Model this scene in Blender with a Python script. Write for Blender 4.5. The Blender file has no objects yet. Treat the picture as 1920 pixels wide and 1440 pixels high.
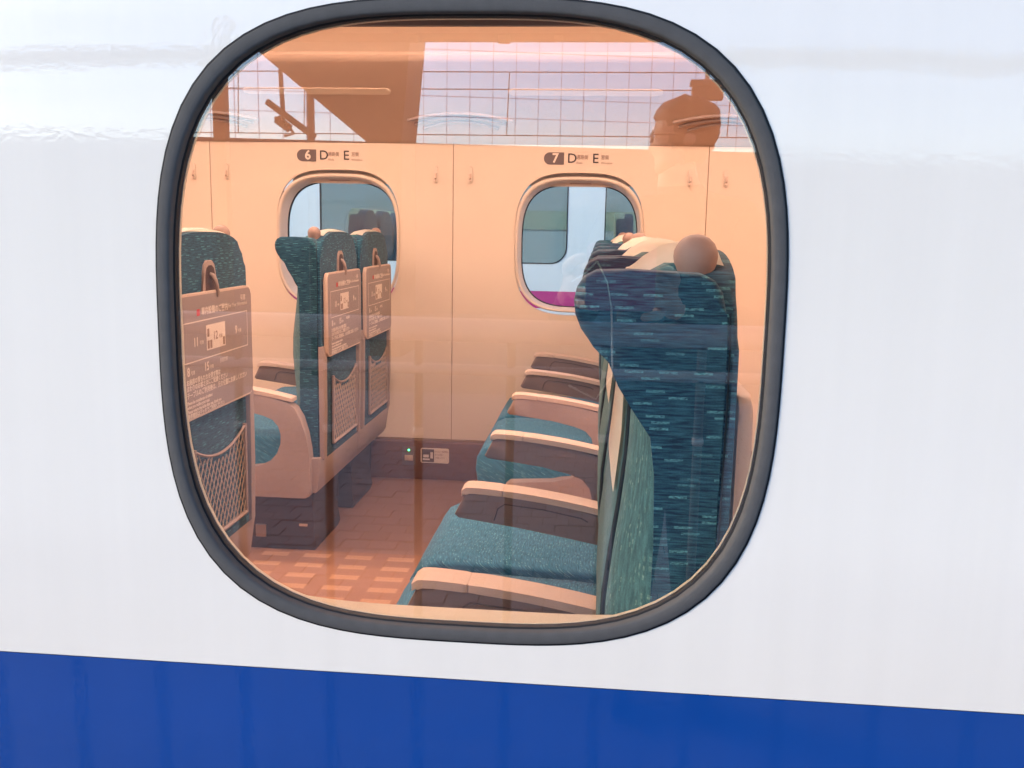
import bpy, bmesh, math, random
from mathutils import Vector, Matrix
random.seed(7)
R = math.radians
scene = bpy.context.scene
col = scene.collection

# ------------------------------------------------------------------ camera
YAW, PITCH, ROLL = 0.0900, 0.1636, 0.0187
FPX = 1747.36
fw = Vector((-math.sin(YAW)*math.cos(PITCH), math.cos(YAW)*math.cos(PITCH), -math.sin(PITCH)))
rt = Vector((math.cos(YAW), math.sin(YAW), 0))
up = rt.cross(fw)
c_, s_ = math.cos(ROLL), math.sin(ROLL)
rt, up = c_*rt + s_*up, -s_*rt + c_*up
CAM = Vector((0.0929, -0.7321, 1.109))
cd = bpy.data.cameras.new('camera')
cd.sensor_fit = 'HORIZONTAL'; cd.sensor_width = 36; cd.lens = FPX/1920*36
cd.clip_start = 0.005; cd.clip_end = 2000
cam = bpy.data.objects.new('camera', cd); col.objects.link(cam)
m = Matrix.Identity(4)
for i in range(3):
    m[i][0] = rt[i]; m[i][1] = up[i]; m[i][2] = -fw[i]; m[i][3] = CAM[i]
cam.matrix_world = m
scene.camera = cam

# ------------------------------------------------------------------ sky, sun, exposure
SUN_EL, SUN_AZ = 26, 240          # azimuth of the sun, clockwise from +y
world = bpy.data.worlds.new('World'); scene.world = world; world.use_nodes = True
wn = world.node_tree.nodes; wl = world.node_tree.links
for n in list(wn): wn.remove(n)
wo = wn.new('ShaderNodeOutputWorld'); bg = wn.new('ShaderNodeBackground'); sk = wn.new('ShaderNodeTexSky')
sk.sky_type = 'NISHITA'; sk.sun_disc = False
sk.sun_elevation = R(SUN_EL); sk.sun_rotation = R(SUN_AZ)
sk.air_density = 1.0; sk.dust_density = 1.0; sk.ozone_density = 1.0
hs = wn.new('ShaderNodeHueSaturation'); hs.inputs['Saturation'].default_value = 1.2
wl.new(sk.outputs[0], hs.inputs['Color']); tn = wn.new('ShaderNodeMix'); tn.data_type = 'RGBA'; tn.blend_type = 'MULTIPLY'; tn.inputs[0].default_value = 1
tn.inputs[7].default_value = (.92, .985, 1.10, 1)          # cool overcast
wl.new(hs.outputs[0], tn.inputs[6]); wl.new(tn.outputs[2], bg.inputs['Color'])
bg.inputs['Strength'].default_value = 0.13
wl.new(bg.outputs[0], wo.inputs[0])
sl = bpy.data.lights.new('sun', 'SUN'); sl.energy = 1.1; sl.angle = R(25); sl.color = (1, .88, .74)
sun = bpy.data.objects.new('sun', sl); col.objects.link(sun)
sd = Vector((math.sin(R(SUN_AZ))*math.cos(R(SUN_EL)), math.cos(R(SUN_AZ))*math.cos(R(SUN_EL)), math.sin(R(SUN_EL))))
sun.rotation_euler = sd.to_track_quat('Z', 'Y').to_euler()
scene.view_settings.view_transform = 'Standard'; scene.view_settings.look = 'None'
scene.view_settings.gamma = 1; scene.view_settings.use_curve_mapping = False
scene.view_settings.exposure = 2.02
scene.cycles.use_denoising = True
scene.cycles.max_bounces = 10; scene.cycles.diffuse_bounces = 6; scene.cycles.glossy_bounces = 4
scene.cycles.transparent_max_bounces = 24
LAMP = 7.8                        # carriage ceiling lamps
LAMP_COL = (1.0, 0.66, 0.50)

# ------------------------------------------------------------------ helpers: objects
def tag(o, label=None, cat=None, group=None, kind=None):
    if label: o['label'] = label
    if cat: o['category'] = cat
    if group: o['group'] = group
    if kind: o['kind'] = kind
    return o
def empty(name, loc=(0, 0, 0)):
    o = bpy.data.objects.new(name, None); o.location = loc; o.empty_display_size = .05
    col.objects.link(o); return o
def put(name, me, parent=None, loc=(0, 0, 0), rot=(0, 0, 0)):
    o = bpy.data.objects.new(name, me); col.objects.link(o)
    o.location = loc; o.rotation_euler = rot
    if parent: o.parent = parent
    return o
def mesh(bm, name, mat, smooth=True, ang=40):
    bmesh.ops.recalc_face_normals(bm, faces=bm.faces[:])
    me = bpy.data.meshes.new(name); bm.to_mesh(me); bm.free()
    me.materials.append(mat)
    if smooth:
        for p in me.polygons: p.use_smooth = True
        me.set_sharp_from_angle(angle=R(ang))
    return me
def box_bm(bm, x0, x1, y0, y1, z0, z1, bev=0, seg=2):
    vs = [bm.verts.new((x, y, z)) for x in (x0, x1) for y in (y0, y1) for z in (z0, z1)]
    fs = [(0,1,3,2),(4,6,7,5),(0,4,5,1),(2,3,7,6),(0,2,6,4),(1,5,7,3)]
    F = [bm.faces.new([vs[i] for i in f]) for f in fs]
    if bev:
        es = set(e for f in F for e in f.edges)
        bmesh.ops.bevel(bm, geom=list(es), offset=bev, segments=seg, affect='EDGES', profile=.6)
    return F
def box(name, x0, x1, y0, y1, z0, z1, mat, bev=0, seg=2):
    bm = bmesh.new(); box_bm(bm, x0, x1, y0, y1, z0, z1, bev, seg); return mesh(bm, name, mat, bev > 0)
def extrude(name, pts, a0, a1, axis, mat, bev=0, seg=2, hole=None):
    """closed outline extruded along an axis; outline coordinates are the two other axes in order"""
    bm = bmesh.new()
    def P(u, v, w):
        return {'x': (w, u, v), 'y': (u, w, v), 'z': (u, v, w)}[axis]
    lo = [bm.verts.new(P(u, v, a0)) for u, v in pts]; hi = [bm.verts.new(P(u, v, a1)) for u, v in pts]
    n = len(pts); side = []
    for i in range(n):
        side.append(bm.faces.new([lo[i], lo[(i+1) % n], hi[(i+1) % n], hi[i]]))
    if hole:
        for loop, w in ((lo, a0), (hi, a1)):
            pass
        hl = [bm.verts.new(P(u, v, a0)) for u, v in hole]; hh = [bm.verts.new(P(u, v, a1)) for u, v in hole]
        k = len(hole)
        for i in range(k): bm.faces.new([hl[i], hh[i], hh[(i+1) % k], hl[(i+1) % k]])
        for A, B in ((lo, hl), (hi, hh)):
            for i in range(n): bm.faces.new([A[i], A[(i+1) % n], B[(i+1) % n], B[i]])
        es = [e for f in bm.faces for e in f.edges]
        if bev:
            rim = set()
            for loop in (lo, hi, hl, hh):
                for i in range(len(loop)):
                    e = bm.edges.get((loop[i], loop[(i+1) % len(loop)]))
                    if e: rim.add(e)
            bmesh.ops.bevel(bm, geom=list(rim), offset=bev, segments=seg, affect='EDGES', profile=.6)
    else:
        f0 = bm.faces.new(lo); f1 = bm.faces.new(hi[::-1])
        if bev:
            es = list(f0.edges) + list(f1.edges)
            bmesh.ops.bevel(bm, geom=es, offset=bev, segments=seg, affect='EDGES', profile=.6)
        bmesh.ops.triangulate(bm, faces=[f for f in bm.faces if len(f.verts) > 4])
    return mesh(bm, name, mat)
def tube_bm(bm, pts, r, sides=6, cyclic=False, taper=None):
    pts = [Vector(p) for p in pts]; rings = []
    n = len(pts)
    for i, p in enumerate(pts):
        if cyclic: t = pts[(i+1) % n] - pts[i-1]
        else: t = pts[min(i+1, n-1)] - pts[max(i-1, 0)]
        t.normalize()
        a = t.orthogonal() if abs(t.z) > .95 else t.cross(Vector((0, 0, 1)))
        if abs(t.z) > .95: a = t.cross(Vector((0, 1, 0)))
        a.normalize(); b = t.cross(a)
        rr = r if taper is None else r*taper[i]
        rings.append([bm.verts.new(p + rr*(math.cos(2*math.pi*k/sides)*a + math.sin(2*math.pi*k/sides)*b)) for k in range(sides)])
    for i in range(n if cyclic else n-1):
        A, B = rings[i], rings[(i+1) % n]
        for k in range(sides): bm.faces.new([A[k], A[(k+1) % sides], B[(k+1) % sides], B[k]])
    if not cyclic:
        bm.faces.new(rings[0][::-1]); bm.faces.new(rings[-1])
def tube(name, pts, r, mat, sides=8, cyclic=False, taper=None):
    bm = bmesh.new(); tube_bm(bm, pts, r, sides, cyclic, taper); return mesh(bm, name, mat, True, 60)
def lathe(name, prof, mat, n=24):
    bm = bmesh.new(); rings = []
    for r_, z_ in prof:
        if r_ < 1e-5: rings.append([bm.verts.new((0, 0, z_))])
        else: rings.append([bm.verts.new((r_*math.cos(2*math.pi*k/n), r_*math.sin(2*math.pi*k/n), z_)) for k in range(n)])
    for A, B in zip(rings, rings[1:]):
        for k in range(n):
            if len(A) == 1: bm.faces.new([A[0], B[k], B[(k+1) % n]])
            elif len(B) == 1: bm.faces.new([A[k], A[(k+1) % n], B[0]])
            else: bm.faces.new([A[k], A[(k+1) % n], B[(k+1) % n], B[k]])
    return mesh(bm, name, mat, True, 60)
def sup(cx, cz, a, b, n=3.2, k=72):
    """superellipse outline, parametrised so the points spread evenly"""
    out = []
    for i in range(k):
        t = 2*math.pi*i/k
        c, s = math.cos(t), math.sin(t)
        q = (abs(c)**n + abs(s)**n)**(-1/n)
        out.append((cx + a*c*q, cz + b*s*q))
    return out
def rect_ring(x0, x1, z0, z1, cx, cz, k=72):
    """points on a rectangle seen from (cx, cz) at even angles, corners included"""
    out = []
    for i in range(k):
        t = 2*math.pi*i/k
        c, s = math.cos(t), math.sin(t)
        lim = []
        if c > 1e-9: lim.append((x1-cx)/c)
        if c < -1e-9: lim.append((x0-cx)/c)
        if s > 1e-9: lim.append((z1-cz)/s)
        if s < -1e-9: lim.append((z0-cz)/s)
        q = min(lim); out.append([cx+q*c, cz+q*s])
    for X in (x0, x1):
        for Z in (z0, z1):
            j = min(range(k), key=lambda i: (out[i][0]-X)**2 + (out[i][1]-Z)**2); out[j] = [X, Z]
    return [tuple(p) for p in out]
def loft_rings(name, rings, mat, ang=35, smooth=True):
    """rings: equal-length closed loops of 3D points, joined one to the next"""
    bm = bmesh.new(); V = [[bm.verts.new(p) for p in rg] for rg in rings]; n = len(rings[0])
    for A, B in zip(V, V[1:]):
        for i in range(n): bm.faces.new([A[i], A[(i+1) % n], B[(i+1) % n], B[i]])
    return mesh(bm, name, mat, smooth, ang)
def sheet(name, prof, a0, a1, mat, axis='x', seg=1):
    """open profile swept along an axis"""
    bm = bmesh.new(); rows = []
    for k in range(seg+1):
        w = a0 + (a1-a0)*k/seg
        rows.append([bm.verts.new((w, u, v) if axis == 'x' else (u, w, v)) for u, v in prof])
    for A, B in zip(rows, rows[1:]):
        for i in range(len(prof)-1): bm.faces.new([A[i], A[i+1], B[i+1], B[i]])
    return mesh(bm, name, mat)
_txt = {}
def text(name, body, size, mat, parent, loc, rot, align='LEFT', bold=0.0, depth=.0004, sx=1):
    key = (body, size, mat.name, align, bold, depth)
    if key not in _txt:
        cu = bpy.data.curves.new(name, 'FONT'); cu.body = body; cu.size = size; cu.align_x = align; cu.align_y = 'CENTER'
        cu.extrude = depth; cu.offset = bold; cu.resolution_u = 3
        o = bpy.data.objects.new('tmp', cu); col.objects.link(o)
        me = bpy.data.meshes.new_from_object(o.evaluated_get(bpy.context.evaluated_depsgraph_get()))
        bpy.data.objects.remove(o); me.materials.clear(); me.materials.append(mat); _txt[key] = me
    o = put(name, _txt[key], parent, loc, rot); o.scale = (sx, 1, 1)
    return o

# ------------------------------------------------------------------ helpers: materials
def mat(name):
    m_ = bpy.data.materials.new(name); m_.use_nodes = True
    nt = m_.node_tree; return m_, nt.nodes, nt.links, nt.nodes['Principled BSDF']
def plain(name, c, rough=.5, spec=.5, metal=0, noise=.08, nscale=40, bump=0, bscale=200, coat=0):
    m_, n, l, b = mat(name)
    b.inputs['Roughness'].default_value = rough; b.inputs['Metallic'].default_value = metal
    b.inputs['Specular IOR Level'].default_value = spec
    if coat: b.inputs['Coat Weight'].default_value = coat; b.inputs['Coat Roughness'].default_value = .02
    tc = n.new('ShaderNodeTexCoord'); nz = n.new('ShaderNodeTexNoise'); nz.inputs['Scale'].default_value = nscale
    nz.inputs['Detail'].default_value = 4; l.new(tc.outputs['Object'], nz.inputs['Vector'])
    mp = n.new('ShaderNodeMapRange'); mp.inputs[3].default_value = 1-noise; mp.inputs[4].default_value = 1+noise
    l.new(nz.outputs['Fac'], mp.inputs[0])
    mx = n.new('ShaderNodeMix'); mx.data_type = 'RGBA'; mx.blend_type = 'MULTIPLY'; mx.inputs[0].default_value = 1
    mx.inputs[6].default_value = (*c, 1); l.new(mp.outputs[0], mx.inputs[7]); l.new(mx.outputs[2], b.inputs['Base Color'])
    if bump:
        n2 = n.new('ShaderNodeTexNoise'); n2.inputs['Scale'].default_value = bscale; l.new(tc.outputs['Object'], n2.inputs['Vector'])
        bp = n.new('ShaderNodeBump'); bp.inputs['Strength'].default_value = bump; bp.inputs['Distance'].default_value = .002
        l.new(n2.outputs['Fac'], bp.inputs['Height']); l.new(bp.outputs[0], b.inputs['Normal'])
    return m_
def emit(name, c, s):
    m_, n, l, b = mat(name); b.inputs['Base Color'].default_value = (*c, 1)
    b.inputs['Emission Color'].default_value = (*c, 1); b.inputs['Emission Strength'].default_value = s; return m_
def glass(name, tint, base=.045, rough=0.0):
    m_, n, l, b = mat(name); n.remove(b); out = n['Material Output']
    tr = n.new('ShaderNodeBsdfTransparent'); tr.inputs[0].default_value = (*tint, 1)
    gl = n.new('ShaderNodeBsdfGlossy'); gl.inputs['Roughness'].default_value = rough
    lw = n.new('ShaderNodeLayerWeight'); lw.inputs[0].default_value = .5
    pw = n.new('ShaderNodeMath'); pw.operation = 'POWER'; pw.inputs[1].default_value = 5; l.new(lw.outputs['Facing'], pw.inputs[0])
    ma = n.new('ShaderNodeMath'); ma.operation = 'MULTIPLY_ADD'; ma.inputs[1].default_value = 1-base; ma.inputs[2].default_value = base
    l.new(pw.outputs[0], ma.inputs[0])
    mx = n.new('ShaderNodeMixShader'); l.new(ma.outputs[0], mx.inputs[0]); l.new(tr.outputs[0], mx.inputs[1]); l.new(gl.outputs[0], mx.inputs[2])
    l.new(mx.outputs[0], out.inputs[0]); return m_
def fabric(name, base, mid, hi, mode, cell=(.045, .0085), amount=.80, rough=.9):
    """woven moquette: fine threads with scattered short flecks laid in rows; mode says which way the rows run"""
    m_, n, l, b = mat(name); b.inputs['Roughness'].default_value = rough; b.inputs['Specular IOR Level'].default_value = .2
    b.inputs['Sheen Weight'].default_value = .12; b.inputs['Sheen Roughness'].default_value = .5
    tc = n.new('ShaderNodeTexCoord'); sp = n.new('ShaderNodeSeparateXYZ'); l.new(tc.outputs['Object'], sp.inputs[0])
    def mth(op, a, c=None, d=None):
        q = n.new('ShaderNodeMath'); q.operation = op
        for i, z in enumerate((a, c, d)):
            if z is None: continue
            if isinstance(z, (int, float)): q.inputs[i].default_value = z
            else: l.new(z, q.inputs[i])
        return q.outputs[0]
    X, Y, Z = sp.outputs
    if mode == 'side': U, V = mth('ADD', X, Y), Z
    elif mode == 'front': U, V = Z, mth('MULTIPLY_ADD', X, .6, Y)
    else: U, V = mth('MULTIPLY_ADD', X, .4, Y), mth('MULTIPLY_ADD', Z, 1.6, X)
    def comb(a, c):
        q = n.new('ShaderNodeCombineXYZ'); l.new(a, q.inputs[0]); l.new(c, q.inputs[1]); return q.outputs[0]
    def noise(vec, detail=2):
        t = n.new('ShaderNodeTexNoise'); t.inputs['Scale'].default_value = 1; t.inputs['Detail'].default_value = detail; l.new(vec, t.inputs['Vector']); return t.outputs['Fac']
    def mix(f, a, c):
        mx = n.new('ShaderNodeMix'); mx.data_type = 'RGBA'; l.new(f, mx.inputs[0])
        if isinstance(a, tuple): mx.inputs[6].default_value = (*a, 1)
        else: l.new(a, mx.inputs[6])
        mx.inputs[7].default_value = (*c, 1); return mx.outputs[2]
    def ramp(src, a, c):
        r_ = n.new('ShaderNodeMapRange'); r_.inputs[1].default_value = a; r_.inputs[2].default_value = c; l.new(src, r_.inputs[0]); return r_.outputs[0]
    th = noise(comb(mth('MULTIPLY', U, 45), mth('MULTIPLY', V, 520)), 3)
    c1 = mix(ramp(th, .36, .68), base, mid)
    # flecks
    vr = mth('DIVIDE', V, cell[1]); row = mth('FLOOR', vr)
    ur = mth('ADD', mth('DIVIDE', U, cell[0]), mth('MULTIPLY', mth('SINE', mth('MULTIPLY', row, 12.9)), 3.7)); cl = mth('FLOOR', ur)
    wn_ = n.new('ShaderNodeTexWhiteNoise'); wn_.noise_dimensions = '2D'; l.new(comb(cl, row), wn_.inputs['Vector'])
    on = mth('GREATER_THAN', wn_.outputs['Value'], amount)
    fu = mth('LESS_THAN', mth('FRACT', ur), .55)
    fv = mth('COMPARE', mth('FRACT', vr), .5, .20)
    gate = ramp(noise(comb(mth('MULTIPLY', U, 300), mth('MULTIPLY', V, 700)), 2), .30, .62)
    fl = mth('MULTIPLY', mth('MULTIPLY', on, fu), mth('MULTIPLY', fv, gate))
    c2 = mix(mth('MULTIPLY', fl, ramp(wn_.outputs['Value'], amount-.25, 1.0)), c1, hi)
    mp = n.new('ShaderNodeMapping'); mp.inputs['Scale'].default_value = (800, 800, 800); l.new(tc.outputs['Object'], mp.inputs[0])
    fine = noise(mp.outputs[0], 1)
    mr = n.new('ShaderNodeMapRange'); mr.inputs[3].default_value = .6; mr.inputs[4].default_value = 1.4; l.new(fine, mr.inputs[0])
    mx = n.new('ShaderNodeMix'); mx.data_type = 'RGBA'; mx.blend_type = 'MULTIPLY'; mx.inputs[0].default_value = 1
    l.new(c2, mx.inputs[6]); l.new(mr.outputs[0], mx.inputs[7]); l.new(mx.outputs[2], b.inputs['Base Color'])
    bp = n.new('ShaderNodeBump'); bp.inputs['Strength'].default_value = .3; bp.inputs['Distance'].default_value = .001
    l.new(fine, bp.inputs['Height']); l.new(bp.outputs[0], b.inputs['Normal'])
    return m_
def paint(name, c, coat=1.0, peel=.008, peel_scale=220):
    """gloss coach paint with a little orange peel in the lacquer and faint dirt"""
    m_, n, l, b = mat(name); b.inputs['Roughness'].default_value = .45
    b.inputs['Coat Weight'].default_value = coat; b.inputs['Coat Roughness'].default_value = .03; b.inputs['Coat IOR'].default_value = 1.55
    b.inputs['Specular IOR Level'].default_value = .2
    tc = n.new('ShaderNodeTexCoord')
    a = n.new('ShaderNodeTexNoise'); a.inputs['Scale'].default_value = 3; a.inputs['Detail'].default_value = 6; l.new(tc.outputs['Object'], a.inputs['Vector'])
    mps = n.new('ShaderNodeMapping'); mps.inputs['Scale'].default_value = (38, 1, 1.1); l.new(tc.outputs['Object'], mps.inputs[0])
    st = n.new('ShaderNodeTexNoise'); st.inputs['Scale'].default_value = 1; st.inputs['Detail'].default_value = 5; l.new(mps.outputs[0], st.inputs['Vector'])
    av = n.new('ShaderNodeMath'); av.operation = 'MULTIPLY_ADD'; av.inputs[1].default_value = .7; l.new(st.outputs['Fac'], av.inputs[0]); l.new(a.outputs['Fac'], av.inputs[2])
    mp = n.new('ShaderNodeMapRange'); mp.inputs[1].default_value = .45; mp.inputs[2].default_value = 1.25; mp.inputs[3].default_value = .955; mp.inputs[4].default_value = 1.035; l.new(av.outputs[0], mp.inputs[0])
    mx = n.new('ShaderNodeMix'); mx.data_type = 'RGBA'; mx.blend_type = 'MULTIPLY'; mx.inputs[0].default_value = 1
    mx.inputs[6].default_value = (*c, 1); l.new(mp.outputs[0], mx.inputs[7]); l.new(mx.outputs[2], b.inputs['Base Color'])
    t = n.new('ShaderNodeTexNoise'); t.inputs['Scale'].default_value = peel_scale; t.inputs['Detail'].default_value = 1; l.new(tc.outputs['Object'], t.inputs['Vector'])
    t2 = n.new('ShaderNodeTexNoise'); t2.inputs['Scale'].default_value = 6; t2.inputs['Detail'].default_value = 1; l.new(tc.outputs['Object'], t2.inputs['Vector'])
    ad = n.new('ShaderNodeMath'); ad.operation = 'MULTIPLY_ADD'; ad.inputs[1].default_value = 1.2; l.new(t2.outputs['Fac'], ad.inputs[0]); l.new(t.outputs['Fac'], ad.inputs[2])
    bp = n.new('ShaderNodeBump'); bp.inputs['Strength'].default_value = peel; bp.inputs['Distance'].default_value = .01
    l.new(ad.outputs[0], bp.inputs['Height']); l.new(bp.outputs[0], b.inputs['Coat Normal'])
    return m_

M = {}
M['white'] = paint('white_paint', (.84, .79, .715))
M['blue'] = paint('blue_paint', (.001, .054, .28))
M['rubber'] = plain('rubber', (.088, .086, .086), .8, .2, noise=.15, nscale=80, bump=.15, bscale=900)
M['black'] = plain('black_rubber', (.01, .01, .012), .6, .3)
M['trim'] = plain('cream_trim', (.72, .62, .46), .45, .4, noise=.04)
M['wall'] = plain('cream_wall', (.74, .62, .50), .5, .35, noise=.035, nscale=14, bump=.06, bscale=600)
M['wallring'] = plain('wall_window_trim', (.70, .60, .50), .45, .4, noise=.03)
M['dado'] = plain('dado', (.20, .105, .08), .6, .3, noise=.12, nscale=200, bump=.2, bscale=800)
M['seam'] = plain('seam', (.30, .20, .14), .8, .2)
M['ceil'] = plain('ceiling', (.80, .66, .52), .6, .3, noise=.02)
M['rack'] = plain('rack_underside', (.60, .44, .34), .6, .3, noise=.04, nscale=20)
M['plastic'] = plain('brown_plastic', (.36, .27, .235), .45, .4, noise=.06, nscale=60, bump=.08, bscale=900)
M['plastic_dk'] = plain('dark_plastic', (.20, .135, .115), .5, .4, noise=.08, nscale=60, bump=.08, bscale=900)
M['cap'] = plain('armrest_top', (.66, .50, .40), .45, .4, noise=.04, nscale=60)
M['tray'] = plain('tray_plastic', (.33, .26, .24), .5, .4, noise=.06, nscale=80, bump=.12, bscale=1200)
M['print'] = plain('cream_print', (.78, .66, .56), .6, .2, noise=.1, nscale=300)
M['printred'] = plain('red_print', (.6, .06, .05), .6, .2)
M['ink'] = plain('dark_ink', (.06, .045, .045), .6, .3)
M['badge'] = plain('badge', (.14, .10, .09), .5, .4)
M['ink2'] = plain('brown_ink', (.33, .22, .17), .6, .3)
M['grip'] = plain('grip_plastic', (.34, .235, .20), .55, .4, noise=.07, nscale=250, bump=.1, bscale=1500)
M['cover'] = plain('white_cloth', (.90, .87, .78), .9, .2, noise=.05, nscale=30, bump=.15, bscale=1500)
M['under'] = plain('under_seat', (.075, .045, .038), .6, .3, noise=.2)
M['metal'] = plain('metal', (.5, .5, .5), .35, .5, metal=.8)
M['netcord'] = plain('net_cord', (.50, .38, .31), .8, .2)
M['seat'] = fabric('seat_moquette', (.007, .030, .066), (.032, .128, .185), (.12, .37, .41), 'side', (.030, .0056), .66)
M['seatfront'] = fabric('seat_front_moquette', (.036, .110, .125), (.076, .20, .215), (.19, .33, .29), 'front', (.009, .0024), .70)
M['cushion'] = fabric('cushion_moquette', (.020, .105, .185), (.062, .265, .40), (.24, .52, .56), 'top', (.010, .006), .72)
M['piping'] = plain('piping', (.006, .018, .03), .8, .2)
M['pane'] = glass('window_glass', (.96, .97, .97), .125)
M['pane_far'] = glass('far_window_glass', (.93, .98, .99), .03)
M['lamp'] = emit('carriage_lamp', LAMP_COL, LAMP)

# ------------------------------------------------------------------ the train carriage
W = 3.175                      # inner face of the far wall
FL = 0.035                     # floor level
X0, X1 = -4.6, 4.6
PITCHX = 1.04
WX, WZ, WA, WB = -0.014, 1.024, 0.250, 0.2565   # near window, outer edge of the gasket
train = tag(empty('train_carriage', (0, 0, FL)), 'white train carriage side with a blue band, rounded window and warmly lit interior', 'train carriage')
train.location = (0, 0, 0)

def bow(z):                    # the body side leans in above the window
    return .55*max(0, z-1.225)**2 if z < 1.6 else .55*.375**2 + .4125*(z-1.6)
# outer skin: one pressed panel for each window bay, white above, blue band below
ZW0, ZW1 = 0.7325, 2.3
K = 96
def skin(cx):
    x0, x1 = cx-PITCHX/2, cx+PITCHX/2
    h = sup(cx, WZ, WA-.004, WB-.004, k=K)
    r_ = rect_ring(x0, x1, ZW0, 1.33, cx, WZ, K)
    rings = []
    for t in (0, .03, .2, .4, .6, .8, 1):
        rg = []
        for (a, b), (c, d) in zip(h, r_):
            x, z = a+(c-a)*t, b+(d-b)*t
            rg.append((x, bow(z), z))
        rings.append(rg)
    edge_in = [(a, bow(b)+.012, b) for a, b in h]
    return loft_rings('side_panel', [edge_in]+rings, M['white'], 30)
cxs = [WX+PITCHX*k for k in (-1, 0, 1)]
for cx in cxs: put('side_panel', skin(cx), train)
xa, xb = cxs[0]-PITCHX/2, cxs[-1]+PITCHX/2
prof = [(bow(z), z) for z in [1.33+.05*i for i in range(20)]]
put('upper_panel', sheet('upper_panel', prof, xa, xb, M['white'], seg=3), train)
prof = [(0.0, ZW0-.0006), (0.0, .4), (.012, .1), (.05, -.25), (.12, -.6)]
put('blue_band', sheet('blue_band', prof, xa, xb, M['blue'], seg=3), train)
for a, b in ((X0, xa), (xb, X1)):
    put('side_panel', sheet('side_panel', [(bow(z), z) for z in [ZW0+.05*i for i in range(32)]], a, b, M['white']), train)
    put('blue_band', sheet('blue_band', [(0.0, ZW0-.0006), (0.0, .4), (.012, .1), (.05, -.25), (.12, -.6)], a, b, M['blue']), train)

def near_window(cx):
    g = empty('window'); g.parent = train
    # gasket: rounded rubber section
    secs = [(-.0000, .008), (.0000, -.0012), (.0004, -.0022), (.0012, -.0027), (.0055, -.0028), (.0085, -.0025), (.0098, -.0014), (.0102, .0010), (.0104, .006)]
    put('outer_seal', loft_rings('outer_seal', [[(x, y+bow(z), z) for x, z in sup(cx, WZ, WA-d, WB-d, k=K)] for d, y in ((-.0018, .001), (-.0016, -.0007), (.0002, -.0009))], M['black'], 30), g)
    rings = []
    for d, y in secs:
        rings.append([(x, y+bow(z), z) for x, z in sup(cx, WZ, WA-d, WB-d, k=K)])
    put('gasket', loft_rings('gasket', rings, M['rubber'], 60), g)
    # black seal between gasket and glass
    rings = [[(x, y, z) for x, z in sup(cx, WZ, WA-d, WB-d, k=K)] for d, y in ((.0100, .005), (.0117, .0058), (.0117, .014), (.0105, .017))]
    put('seal', loft_rings('seal', rings, M['black'], 40), g)
    o = sup(cx, WZ, WA-.0105, WB-.0105, k=K)
    put('pane', extrude('pane', o, .0062, .0112, 'y', M['pane']), g)
    # cream reveal flaring into the carriage
    rings = [[(x, y, z) for x, z in sup(cx, WZ, WA-d, WB-e, p_, K)] for d, e, y, p_ in
             ((.0103, .0103, .0125, 3.2), (.0122, .0122, .0125, 3.2), (.0122, .0122, .0160, 3.2), (.0085, .0085, .022, 3.3), (-.0040, .0010, .044, 3.6), (-.0160, -.0055, .068, 4.1), (-.0250, -.0085, .0855, 4.5), (-.0275, -.0095, .0890, 4.6), (-.031, -.0115, .0915, 4.6), (-.047, -.040, .0905, 3.8))]
    put('reveal', loft_rings('reveal', rings, M['trim'], 50), g)
    # blind parked at the top
    zb = WZ+WB-.0090
    prof_ = [(cx-.22, zb), (cx+.22, zb), (cx+.22, zb+.10), (cx-.22, zb+.10)]
    put('blind', extrude('blind', prof_, .050, .056, 'y', M['plastic_dk']), g)
    # inner lining around the window
    h = sup(cx, WZ, WA+.042, WB+.036, 3.8, K)
    r_ = rect_ring(cx-PITCHX/2, cx+PITCHX/2, .207, 1.5, cx, WZ, K)
    put('lining', loft_rings('lining', [[(x, .0925, z) for x, z in h], [(x, .0925, z) for x, z in r_]], M['wall'], 30), g)
for cx in cxs: near_window(cx)
for a, b in ((X0, xa), (xb, X1)): put('lining', box('lining', a, b, .093, .097, .207, 1.5, M['wall']), train)
put('lining', box('lining', X0, X1, .0935, .0975, 1.501, 2.05, M['wall']), train)
put('lining', box('lining', X0, X1, .0935, .0975, FL, .206, M['dado']), train)

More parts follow.
